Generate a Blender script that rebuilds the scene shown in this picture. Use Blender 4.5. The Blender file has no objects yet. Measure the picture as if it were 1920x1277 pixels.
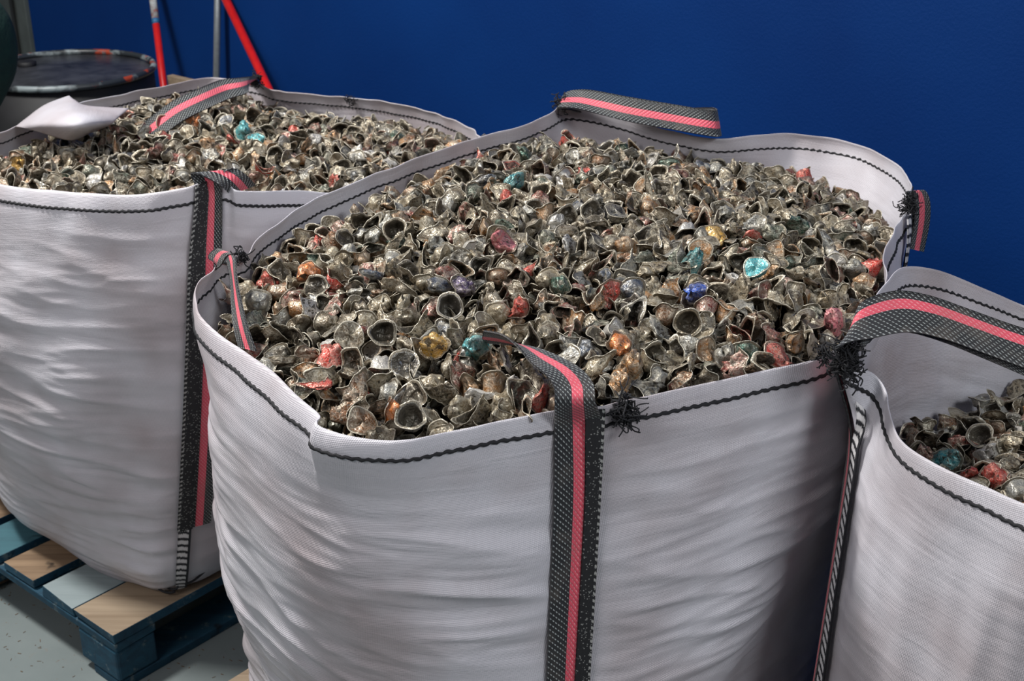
import bpy, math, random
import numpy as np
from mathutils import Vector, noise as mn

# ------------------------------------------------------------------ scene set-up
sc = bpy.context.scene
C = sc.collection
W, H, F = 1920.0, 1277.0, 2450.0
PITCH = math.radians(24.0)
CAMZ = 1.80
cd = bpy.data.cameras.new('camera'); cam = bpy.data.objects.new('camera', cd); C.objects.link(cam)
cd.sensor_width = 23.6; cd.sensor_fit = 'HORIZONTAL'; cd.lens = F / W * 23.6
cam.location = (0, 0, CAMZ); cam.rotation_euler = (math.pi / 2 - PITCH, 0, 0)
cd.dof.use_dof = True; cd.dof.focus_distance = 1.95; cd.dof.aperture_fstop = 6.0
cd.clip_start = 0.02
sc.camera = cam
sc.view_settings.view_transform = 'Standard'; sc.view_settings.look = 'None'
sc.view_settings.gamma = 1.0; sc.view_settings.use_curve_mapping = False
sc.view_settings.exposure = 0.0

world = bpy.data.worlds.new('hall_light'); sc.world = world; world.use_nodes = True
wb = world.node_tree.nodes['Background']
wb.inputs[0].default_value = (0.80, 0.88, 1.0, 1); wb.inputs[1].default_value = 0.12

def area(name, loc, target, sx, sy, power, col):
    l = bpy.data.lights.new(name, 'AREA'); l.shape = 'RECTANGLE'; l.size = sx; l.size_y = sy
    l.energy = power; l.color = col
    o = bpy.data.objects.new(name, l); C.objects.link(o); o.location = loc
    o.rotation_euler = (Vector(target) - Vector(loc)).to_track_quat('-Z', 'Y').to_euler()
    return o
area('key_or_fill_light', (-2.0, 2.5, 3.9), (0.3, 2.1, 1.0), 0.5, 0.5, 180, (1.0, 0.98, 0.95))
area('key_or_fill_light', (2.6, -1.0, 3.8), (0.4, 2.2, 0.8), 1.6, 1.0, 84, (0.93, 0.97, 1.0))  # cool fill added to brighten the right-facing bag fronts
area('key_or_fill_light', (-2.5, -0.7, 3.6), (-0.5, 2.2, 0.7), 2.0, 0.9, 54, (1.0, 0.95, 0.95))  # warm fill added to lift the left-facing fronts, no known fixture

random.seed(4); rng = np.random.default_rng(7)

# ------------------------------------------------------------------ helpers
CP, SP = math.cos(PITCH), math.sin(PITCH)
def at(x, y, z):
    """world point at height z seen at photo position x, y"""
    u = (x - 960) / F; v = (638.5 - y) / F
    d = np.array([u, CP + v * SP, -SP + v * CP])
    return np.array([0, 0, CAMZ]) + d * ((z - CAMZ) / d[2])
def at_y(x, y, Y):
    u = (x - 960) / F; v = (638.5 - y) / F
    d = np.array([u, CP + v * SP, -SP + v * CP])
    return np.array([0, 0, CAMZ]) + d * (Y / d[1])
def proj(P):
    P = np.asarray(P, float); q = P - np.array([0, 0, CAMZ])
    dep = q[..., 1] * CP - q[..., 2] * SP; up = q[..., 1] * SP + q[..., 2] * CP
    return 960 + F * q[..., 0] / dep, 638.5 - F * up / dep, dep
def tag(o, label=None, cat=None, group=None, kind=None):
    if label: o['label'] = label
    if cat: o['category'] = cat
    if group: o['group'] = group
    if kind: o['kind'] = kind
    return o
def empty(name, loc=(0, 0, 0), rz=0.0):
    o = bpy.data.objects.new(name, None); C.objects.link(o)
    o.location = loc; o.rotation_euler = (0, 0, rz); o.empty_display_size = .05
    return o
def meshobj(name, V, Fc, mat, parent=None, smooth=True, uv=None):
    me = bpy.data.meshes.new(name)
    me.from_pydata([tuple(map(float, v)) for v in V], [], [tuple(int(i) for i in f) for f in Fc])
    if smooth: me.polygons.foreach_set('use_smooth', [True] * len(me.polygons))
    if mat: me.materials.append(mat)
    if uv is not None:
        ul = me.uv_layers.new(name='UVMap')
        li = np.zeros(len(me.loops), int); me.loops.foreach_get('vertex_index', li)
        ul.data.foreach_set('uv', np.asarray(uv, float)[li].ravel())
    me.update()
    o = bpy.data.objects.new(name, me); C.objects.link(o)
    if parent:
        w = Vector((0, 0, 0)); q = parent
        while q is not None: w += Vector(q.location); q = q.parent
        o.parent = parent; o.location = -w
    return o
def grid_faces(n, m, wrap_n=False):
    f = []
    for i in range(n if wrap_n else n - 1):
        a = i * m; b = ((i + 1) % n) * m
        for j in range(m - 1): f.append((a + j, b + j, b + j + 1, a + j + 1))
    return f
class MB:
    def __init__(s): s.v = []; s.f = []
    def add(s, V, Fc):
        k = len(s.v); s.v += [tuple(v) for v in V]; s.f += [tuple(i + k for i in f) for f in Fc]
    def box(s, o, ax, ay, az, jit=0):
        o, ax, ay, az = map(np.array, (o, ax, ay, az)); V = []
        for c in (0, 1):
            for b in (0, 1):
                for a in (0, 1): V.append(o + ax * a + ay * b + az * c + (rng.normal(0, jit, 3) if jit else 0))
        s.add(V, [(0, 2, 3, 1), (4, 5, 7, 6), (0, 1, 5, 4), (2, 6, 7, 3), (0, 4, 6, 2), (1, 3, 7, 5)])
    def tube(s, pts, r, seg=10, cap=True):
        pts = np.array(pts, float); n = len(pts); r = np.ones(n) * r
        T = np.gradient(pts, axis=0); T /= np.linalg.norm(T, axis=1)[:, None] + 1e-12
        up = np.array([0, 0, 1.0]) if abs(T[0, 2]) < .9 else np.array([1.0, 0, 0])
        V = []
        for i in range(n):
            a = np.cross(T[i], up); a /= np.linalg.norm(a) + 1e-12; b = np.cross(T[i], a)
            if i: up = -b if np.dot(-b, up) > 0 else b
            for k in range(seg):
                th = 2 * math.pi * k / seg; V.append(pts[i] + r[i] * (math.cos(th) * a + math.sin(th) * b))
        Fc = [(i * seg + k, i * seg + (k + 1) % seg, (i + 1) * seg + (k + 1) % seg, (i + 1) * seg + k) for i in range(n - 1) for k in range(seg)]
        if cap: Fc += [tuple(range(seg))[::-1], tuple((n - 1) * seg + k for k in range(seg))]
        s.add(V, Fc)
    def lathe(s, prof, c, seg=64):
        V = []
        for r, z in prof:
            for k in range(seg):
                a = 2 * math.pi * k / seg; V.append((c[0] + r * math.cos(a), c[1] + r * math.sin(a), c[2] + z))
        n = len(prof)
        Fc = [(i * seg + k, i * seg + (k + 1) % seg, (i + 1) * seg + (k + 1) % seg, (i + 1) * seg + k) for i in range(n - 1) for k in range(seg)]
        Fc.append(tuple((n - 1) * seg + k for k in range(seg)))
        s.add(V, Fc)
    def build(s, name, mat, parent=None, smooth=False, bevel=0):
        o = meshobj(name, s.v, s.f, mat, parent, smooth)
        if bevel:
            b = o.modifiers.new('bevel', 'BEVEL'); b.width = bevel; b.segments = 2; b.limit_method = 'ANGLE'
        return o
def catmull(P, n, closed=False):
    """P (k, ...) -> n samples evenly by index"""
    P = np.asarray(P, float); k = len(P)
    t = np.linspace(0, k if closed else k - 1, n, endpoint=not closed)
    i = np.floor(t).astype(int)
    if not closed: i = np.minimum(i, k - 2)
    f = (t - i).reshape((-1,) + (1,) * (P.ndim - 1))
    g = (lambda j: P[j % k]) if closed else (lambda j: P[np.clip(j, 0, k - 1)])
    p0, p1, p2, p3 = g(i - 1), g(i), g(i + 1), g(i + 2)
    return .5 * (2 * p1 + (p2 - p0) * f + (2 * p0 - 5 * p1 + 4 * p2 - p3) * f ** 2 + (3 * p1 - p0 - 3 * p2 + p3) * f ** 3)

# ------------------------------------------------------------------ materials
def newmat(name):
    m = bpy.data.materials.new(name); m.use_nodes = True; nt = m.node_tree
    return m, nt, nt.nodes['Principled BSDF']
def N(nt, t, **k):
    n = nt.nodes.new(t)
    for a, b in k.items():
        if a.startswith('i_'): n.inputs[a[2:].replace('_', ' ')].default_value = b
        else: setattr(n, a, b)
    return n
def ramp(nt, src, stops):
    r = nt.nodes.new('ShaderNodeValToRGB'); e = r.color_ramp.elements
    while len(e) > 1: e.remove(e[-1])
    e[0].position = stops[0][0]; e[0].color = (*stops[0][1], 1)
    for p, c in stops[1:]:
        x = e.new(p); x.color = (*c, 1)
    nt.links.new(src, r.inputs[0]); return r.outputs[0]
def mixc(nt, f, a, b, mode='MIX'):
    m = nt.nodes.new('ShaderNodeMix'); m.data_type = 'RGBA'; m.blend_type = mode
    for s, v in ((m.inputs[0], f), (m.inputs[6], a), (m.inputs[7], b)):
        if isinstance(v, (int, float)): s.default_value = v
        elif isinstance(v, tuple): s.default_value = (*v, 1)
        else: nt.links.new(v, s)
    return m.outputs[2]
def math_(nt, op, a, b=None, c=None):
    m = nt.nodes.new('ShaderNodeMath'); m.operation = op
    for s, v in zip(m.inputs, (a, b, c)):
        if v is None: continue
        if isinstance(v, (int, float)): s.default_value = v
        else: nt.links.new(v, s)
    return m.outputs[0]
def noise(nt, scale, detail=4, rough=.55, vec=None, dist=0):
    n = N(nt, 'ShaderNodeTexNoise', i_Scale=scale, i_Detail=detail, i_Roughness=rough, i_Distortion=dist)
    if vec is not None: nt.links.new(vec, n.inputs['Vector'])
    return n
def objco(nt, scale=(1, 1, 1), rot=(0, 0, 0)):
    tc = N(nt, 'ShaderNodeTexCoord'); mp = N(nt, 'ShaderNodeMapping')
    mp.inputs['Scale'].default_value = scale; mp.inputs['Rotation'].default_value = rot
    nt.links.new(tc.outputs['Object'], mp.inputs[0]); return mp.outputs[0]
def bump(nt, bs, h, strength, dist):
    b = N(nt, 'ShaderNodeBump', i_Strength=strength, i_Distance=dist); nt.links.new(h, b.inputs['Height'])
    nt.links.new(b.outputs[0], bs.inputs['Normal']); return b

def simple(name, col, rough=.5, metal=0, nscale=20, var=.15, bmp=.2, bd=.001):
    m, nt, b = newmat(name); v = objco(nt)
    n = noise(nt, nscale, 5, .6, v)
    c2 = tuple(x * (1 - var * 2) for x in col); c3 = tuple(min(1, x * (1 + var)) for x in col)
    nt.links.new(ramp(nt, n.outputs[0], [(.3, c2), (.7, c3)]), b.inputs['Base Color'])
    b.inputs['Roughness'].default_value = rough; b.inputs['Metallic'].default_value = metal
    bump(nt, b, n.outputs[0], bmp, bd); return m

def mat_wall():
    m, nt, b = newmat('blue_painted_wall'); v = objco(nt)
    n = noise(nt, 1.6, 4, .5, v); n2 = noise(nt, 130, 3, .6, v); n3 = noise(nt, 30, 5, .7, v)
    c = ramp(nt, n.outputs[0], [(.3, (.0012, .0245, .130)), (.7, (.002, .033, .162))])
    sp = ramp(nt, n3.outputs[0], [(.70, (0, 0, 0)), (.80, (1, 1, 1))])
    c = mixc(nt, sp, c, (.006, .050, .20))
    nt.links.new(c, b.inputs['Base Color']); b.inputs['Roughness'].default_value = .6
    b.inputs['Specular IOR Level'].default_value = .12
    bump(nt, b, n2.outputs[0], .35, .003); return m

def mat_floor():
    m, nt, b = newmat('grey_painted_concrete'); v = objco(nt)
    n = noise(nt, 3, 6, .6, v); n2 = noise(nt, 60, 4, .7, v); n3 = noise(nt, 22, 6, .75, v, 1.0)
    c = ramp(nt, n.outputs[0], [(.25, (.145, .175, .175)), (.75, (.20, .232, .23))])
    sp = ramp(nt, n2.outputs[0], [(.66, (0, 0, 0)), (.70, (1, 1, 1))])
    c = mixc(nt, sp, c, (.16, .10, .06))
    st = ramp(nt, n3.outputs[0], [(.62, (0, 0, 0)), (.72, (.6, .6, .6))])
    c = mixc(nt, st, c, (.20, .19, .17))
    nt.links.new(c, b.inputs['Base Color']); b.inputs['Roughness'].default_value = .45
    bump(nt, b, n2.outputs[0], .2, .002); return m

def mat_fabric(name='woven_polypropylene', tone=1.0):
    m, nt, b = newmat(name)
    uv = N(nt, 'ShaderNodeUVMap'); sep = N(nt, 'ShaderNodeSeparateXYZ'); nt.links.new(uv.outputs[0], sep.inputs[0])
    u, v = sep.outputs[0], sep.outputs[1]
    # flat tape weave: uv is in metres
    a = math_(nt, 'SINE', math_(nt, 'MULTIPLY', math_(nt, 'ADD', u, v), 2 * math.pi / .0042))
    c_ = math_(nt, 'SINE', math_(nt, 'MULTIPLY', math_(nt, 'SUBTRACT', v, u), 2 * math.pi / .0055))
    wv = math_(nt, 'MULTIPLY', a, c_)
    mp = N(nt, 'ShaderNodeMapping'); mp.inputs['Scale'].default_value = (7, 46, 1); nt.links.new(uv.outputs[0], mp.inputs[0])
    n = noise(nt, 1.0, 5, .6, mp.outputs[0], .6)
    v3 = objco(nt); n2 = noise(nt, 4.5, 3, .5, v3); n3 = noise(nt, 55, 4, .6, v3)
    base = ramp(nt, n2.outputs[0], [(.30, (.48 * tone, .42 * tone, .435 * tone)), (.60, (.70 * tone, .68 * tone, .73 * tone))])
    spk = ramp(nt, n3.outputs[0], [(.74, (0, 0, 0)), (.80, (.5, .5, .5))])
    base = mixc(nt, spk, base, (.42, .37, .34))
    nt.links.new(base, b.inputs['Base Color']); b.inputs['Roughness'].default_value = .36
    b.inputs['Specular IOR Level'].default_value = .5
    b1 = N(nt, 'ShaderNodeBump', i_Strength=.55, i_Distance=.0035); nt.links.new(n.outputs[0], b1.inputs['Height'])
    b2 = N(nt, 'ShaderNodeBump', i_Strength=.4, i_Distance=.0008); nt.links.new(wv, b2.inputs['Height'])
    nt.links.new(b1.outputs[0], b2.inputs['Normal']); nt.links.new(b2.outputs[0], b.inputs['Normal'])
    tr = N(nt, 'ShaderNodeBsdfTranslucent'); tr.inputs[0].default_value = (.75, .70, .70, 1)
    mx = N(nt, 'ShaderNodeMixShader'); mx.inputs[0].default_value = .14
    nt.links.new(b.outputs[0], mx.inputs[1]); nt.links.new(tr.outputs[0], mx.inputs[2])
    nt.links.new(mx.outputs[0], nt.nodes['Material Output'].inputs[0]); return m

def mat_strap(p0, p1, name, tick=.24, dark=(.010, .011, .014), pink=(.72, .085, .13)):
    """webbing: u across 0..1, v along in metres"""
    m, nt, b = newmat(name)
    uv = N(nt, 'ShaderNodeUVMap'); sep = N(nt, 'ShaderNodeSeparateXYZ'); nt.links.new(uv.outputs[0], sep.inputs[0])
    u, v = sep.outputs[0], sep.outputs[1]
    x = math_(nt, 'MULTIPLY', u, 17.0)         # threads across
    s = math_(nt, 'FRACT', math_(nt, 'ADD', math_(nt, 'MULTIPLY', v, 1 / .0085), math_(nt, 'MULTIPLY', u, 9.0)))
    d = math_(nt, 'LESS_THAN', s, tick)
    col_ = math_(nt, 'LESS_THAN', math_(nt, 'ABSOLUTE', math_(nt, 'SUBTRACT', math_(nt, 'FRACT', x), .5)), .27)
    dash = math_(nt, 'MULTIPLY', d, col_)
    ip = math_(nt, 'MULTIPLY', math_(nt, 'GREATER_THAN', u, p0), math_(nt, 'LESS_THAN', u, p1))
    base = mixc(nt, ip, dark, pink)
    tickc = mixc(nt, ip, (.42, .46, .45), (.80, .38, .40))
    c = mixc(nt, math_(nt, 'MULTIPLY', dash, .85), base, tickc)
    v3 = objco(nt); n = noise(nt, 25, 4, .6, v3)
    dirt = ramp(nt, n.outputs[0], [(.5, (0, 0, 0)), (.8, (.35, .35, .35))])
    c = mixc(nt, dirt, c, (.20, .16, .13))
    nt.links.new(c, b.inputs['Base Color']); b.inputs['Roughness'].default_value = .6
    b.inputs['Sheen Weight'].default_value = .15
    bump(nt, b, math_(nt, 'SINE', math_(nt, 'MULTIPLY', math_(nt, 'ADD', math_(nt, 'MULTIPLY', v, 1 / .0085), math_(nt, 'MULTIPLY', u, 7.5)), 2 * math.pi)), .5, .0012)
    return m
def mat_ladder(thr=.42, name='black_overlock_stitch', edge=.80, dense=0):
    """dense 0: open ladder of black threads over the cloth; 1 / -1: tight black thread with pale flecks, ticked on one edge"""
    m, nt, b = newmat(name)
    uv = N(nt, 'ShaderNodeUVMap'); sep = N(nt, 'ShaderNodeSeparateXYZ'); nt.links.new(uv.outputs[0], sep.inputs[0])
    u, v = sep.outputs[0], sep.outputs[1]
    if dense < 0: u = math_(nt, 'SUBTRACT', 1.0, u)
    nz = noise(nt, 30, 3, .5, uv.outputs[0])
    bow = math_(nt, 'MULTIPLY', math_(nt, 'POWER', u, 2.0), .6)
    s = math_(nt, 'FRACT', math_(nt, 'ADD', math_(nt, 'ADD', math_(nt, 'MULTIPLY', v, 1 / (.0105 if dense else .017)), bow), math_(nt, 'MULTIPLY', nz.outputs[0], .8)))
    if dense:
        tick = math_(nt, 'MULTIPLY', math_(nt, 'GREATER_THAN', u, .84), math_(nt, 'LESS_THAN', s, .40))
        mp = N(nt, 'ShaderNodeMapping'); mp.inputs['Scale'].default_value = (5.5, 260, 1); nt.links.new(uv.outputs[0], mp.inputs[0])
        vo = N(nt, 'ShaderNodeTexVoronoi'); vo.inputs['Scale'].default_value = 1.0; nt.links.new(mp.outputs[0], vo.inputs['Vector'])
        fl = math_(nt, 'MULTIPLY', math_(nt, 'LESS_THAN', vo.outputs['Distance'], .25), .5)
        c = mixc(nt, math_(nt, 'MAXIMUM', math_(nt, 'MULTIPLY', tick, .8), fl), (.010, .010, .012), (.42, .42, .40))
        h = s
    else:
        h = math_(nt, 'MAXIMUM', math_(nt, 'LESS_THAN', s, thr), math_(nt, 'GREATER_THAN', u, edge))
        c = mixc(nt, h, (.62, .60, .60), (.012, .012, .016))
    nt.links.new(c, b.inputs['Base Color']); b.inputs['Roughness'].default_value = .7
    bump(nt, b, h, .6, .002); return m

def mat_capsule(rim=False):
    m, nt, b = newmat('capsule_rim_foil' if rim else 'crushed_aluminium_capsule')
    oi = N(nt, 'ShaderNodeObjectInfo'); tc = N(nt, 'ShaderNodeTexCoord')
    off = N(nt, 'ShaderNodeVectorMath', operation='MULTIPLY_ADD')
    cb = N(nt, 'ShaderNodeCombineXYZ')
    for i in range(3): nt.links.new(oi.outputs['Random'], cb.inputs[i])
    nt.links.new(cb.outputs[0], off.inputs[0]); off.inputs[1].default_value = (3.1, 5.3, 7.7)
    nt.links.new(tc.outputs['Object'], off.inputs[2]); v = off.outputs[0]
    at_ = N(nt, 'ShaderNodeAttribute', attribute_name='tint')
    ed = N(nt, 'ShaderNodeAttribute', attribute_name='zone')     # 0 outer wall, .5 rim, 1 inner wall
    n1 = noise(nt, 62, 5, .6, v, .8); n2 = noise(nt, 240, 4, .7, v); n3 = noise(nt, 38, 3, .5, v)
    vo = N(nt, 'ShaderNodeTexVoronoi', feature='DISTANCE_TO_EDGE'); vo.inputs['Scale'].default_value = 190
    nt.links.new(v, vo.inputs['Vector'])
    crease = ramp(nt, vo.outputs['Distance'], [(0, (1, 1, 1)), (.09, (0, 0, 0))])
    patch = ramp(nt, n1.outputs[0], [(.40, (0, 0, 0)), (.60, (1, 1, 1))])
    pale = mixc(nt, n2.outputs[0], (.11, .085, .055), (.76, .71, .57))
    col = mixc(nt, math_(nt, 'MULTIPLY', patch, math_(nt, 'MULTIPLY', at_.outputs['Alpha'], .62)), at_.outputs['Color'], pale)
    col = mixc(nt, math_(nt, 'MULTIPLY', crease, math_(nt, 'MULTIPLY', n3.outputs[0], .7)), col, (.60, .56, .47))
    dirt = ramp(nt, n3.outputs[0], [(.50, (0, 0, 0)), (.68, (1, 1, 1))])
    col = mixc(nt, math_(nt, 'MULTIPLY', dirt, math_(nt, 'MULTIPLY', at_.outputs['Alpha'], .55)), col, (.045, .028, .014))
    if not rim: inner = ramp(nt, ed.outputs['Fac'], [(.65, (0, 0, 0)), (.9, (1, 1, 1))])
    incol = mixc(nt, n1.outputs[0], (.012, .010, .008), (.13, .11, .08))
    if not rim: col = mixc(nt, math_(nt, 'MULTIPLY', inner, .88), col, incol)
    if rim:
        lip = ramp(nt, ed.outputs['Fac'], [(.45, (0, 0, 0)), (.95, (1, 1, 1))])
        rimc = mixc(nt, lip, mixc(nt, n1.outputs[0], (.05, .04, .028), (.33, .28, .20)), mixc(nt, n2.outputs[0], (.42, .38, .29), (.92, .86, .72)))
        col = mixc(nt, .85, col, rimc)
    nt.links.new(col, b.inputs['Base Color'])
    b.inputs['Metallic'].default_value = .35
    nt.links.new(ramp(nt, n2.outputs[0], [(.3, (.24, .24, .24)), (.7, (.55, .55, .55))]), b.inputs['Roughness'])
    hh = math_(nt, 'ADD', math_(nt, 'MULTIPLY', n1.outputs[0], 1.0), math_(nt, 'MULTIPLY', vo.outputs['Distance'], 2.0))
    bump(nt, b, hh, .7, .0009); return m

def mat_wood(name, cA, cB, rot=0.0, worn=None):
    m, nt, b = newmat(name); v = objco(nt, (2, 45, 45), (0, 0, rot))
    n = noise(nt, 1.0, 6, .6, v, .8); v2 = objco(nt); k = noise(nt, 11, 3, .5, v2); k2 = noise(nt, 26, 5, .7, v2)
    c = ramp(nt, n.outputs[0], [(.3, cA), (.7, cB)])
    kn = ramp(nt, k.outputs[0], [(.69, (0, 0, 0)), (.74, (1, 1, 1))])
    c = mixc(nt, kn, c, tuple(x * .25 for x in cA))
    if worn:
        wn = ramp(nt, k2.outputs[0], [(.58, (0, 0, 0)), (.66, (1, 1, 1))]); c = mixc(nt, wn, c, worn)
    nt.links.new(c, b.inputs['Base Color']); b.inputs['Roughness'].default_value = .75
    bump(nt, b, n.outputs[0], .4, .002); return m

WALLROT = -math.radians(40)
M = dict(wall=mat_wall(), floor=mat_floor(), fabric=mat_fabric(), capsule=mat_capsule(), rim=mat_capsule(True),
         strap=mat_strap(.42, .70, 'striped_webbing'), ladder=mat_ladder(), overlock=mat_ladder(name='dense_black_overlock', dense=1), overlockl=mat_ladder(name='dense_black_overlock_left', dense=-1),
         thread=simple('black_thread', (.012, .012, .015), .8, nscale=400, bmp=.5),
         coffee=simple('painted_gap_shade', (.028, .020, .013), .9, nscale=60, bmp=1, bd=.01),  # near-black colour standing in for shade deep between capsules
         drum=simple('black_drum_enamel', (.005, .005, .007), .62, nscale=9, var=.3),
         lid=simple('grey_drum_lid', (.045, .047, .055), .33, nscale=12, var=.35),
         green=simple('dark_green_cloth', (.003, .028, .018), .8, nscale=25, bmp=.6, bd=.01),
         red=simple('red_enamelled_metal', (.60, .012, .012), .32, nscale=40, var=.08),
         silver=simple('satin_aluminium', (.34, .37, .38), .35, .6, 60, .08),
         label=None, grey=simple('grey_green_painted_panel', (.085, .10, .095), .5, nscale=7),
         greyd=simple('dark_steel_frame', (.022, .024, .025), .5, nscale=7),
         bristle=simple('black_bristles', (.02, .02, .02), .9, nscale=200),
         wood=mat_wood('bare_pine', (.19, .135, .085), (.31, .24, .165), -WALLROT + math.pi / 2),
         wood2=mat_wood('brown_weathered_pine', (.13, .08, .045), (.28, .19, .115), -WALLROT + math.pi / 2),
         woodg=mat_wood('pale_grey_blue_painted_pine', (.19, .235, .24), (.25, .30, .31), -WALLROT + math.pi / 2),
         woodb=mat_wood('blue_painted_pine', (.004, .032, .06), (.008, .065, .11), -WALLROT, (.10, .14, .15)),
         woodt=mat_wood('teal_painted_pine', (.035, .10, .125), (.05, .145, .175), -WALLROT + math.pi / 2))

# ------------------------------------------------------------------ the room
EX = np.array([math.cos(WALLROT), math.sin(WALLROT), 0]); NX = np.array([-EX[1], EX[0], 0])   # along / towards the wall
WN = 3.12                                                                                # wall distance along NX
def wl(e, n, z): return EX * e + NX * n + np.array([0, 0, z])
def struct(mb, name, mat, kind='structure', **k):
    o = mb.build(name, mat, **k); o['kind'] = kind; return o
mb = MB(); mb.box(wl(-8, -6, -.1), EX * 14, NX * (6 + WN + .2), (0, 0, .1)); struct(mb, 'floor', M['floor'])
def wall_hit(x, y):
    d = at(x, y, 0) if False else None
    u = (x - 960) / F; v = (638.5 - y) / F
    d = np.array([u, CP + v * SP, -SP + v * CP]); k = WN / np.dot(d, NX)
    return np.array([0, 0, CAMZ]) + d * k
e_door = float(np.dot(wall_hit(60, 50), EX))
mb = MB(); mb.box(wl(e_door, WN, 0), EX * (6 - e_door), NX * .2, (0, 0, 4.2)); struct(mb, 'wall_back', M['wall'])
mb = MB(); mb.box(wl(-8, WN + .06, 0), EX * (8 + e_door), NX * .14, (0, 0, 4.2)); struct(mb, 'wall_left', M['grey'])
dr = MB(); dr.box(wl(e_door - 1.06, WN + .01, 0), EX * 1.0, NX * .05, (0, 0, 2.3))
do = struct(dr, 'door_1', M['grey'])
fr = MB(); fr.box(wl(e_door - .075, WN - .02, 0), EX * .073, NX * .08, (0, 0, 2.4)); fr.box(wl(e_door - 1.14, WN - .02, 0), EX * .073, NX * .08, (0, 0, 2.4))
fr.box(wl(e_door - 1.14, WN - .02, 2.31), EX * 1.14, NX * .08, (0, 0, .09)); fr.build('door_frame', M['grey'], do, bevel=.004)
gr = MB()
for k in range(3): gr.box(wl(e_door - .16 - k * .20, WN - .002, .1), EX * .022, NX * .012, (0, 0, 2.1))
gr.build('door_rib', M['greyd'], do)

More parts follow.
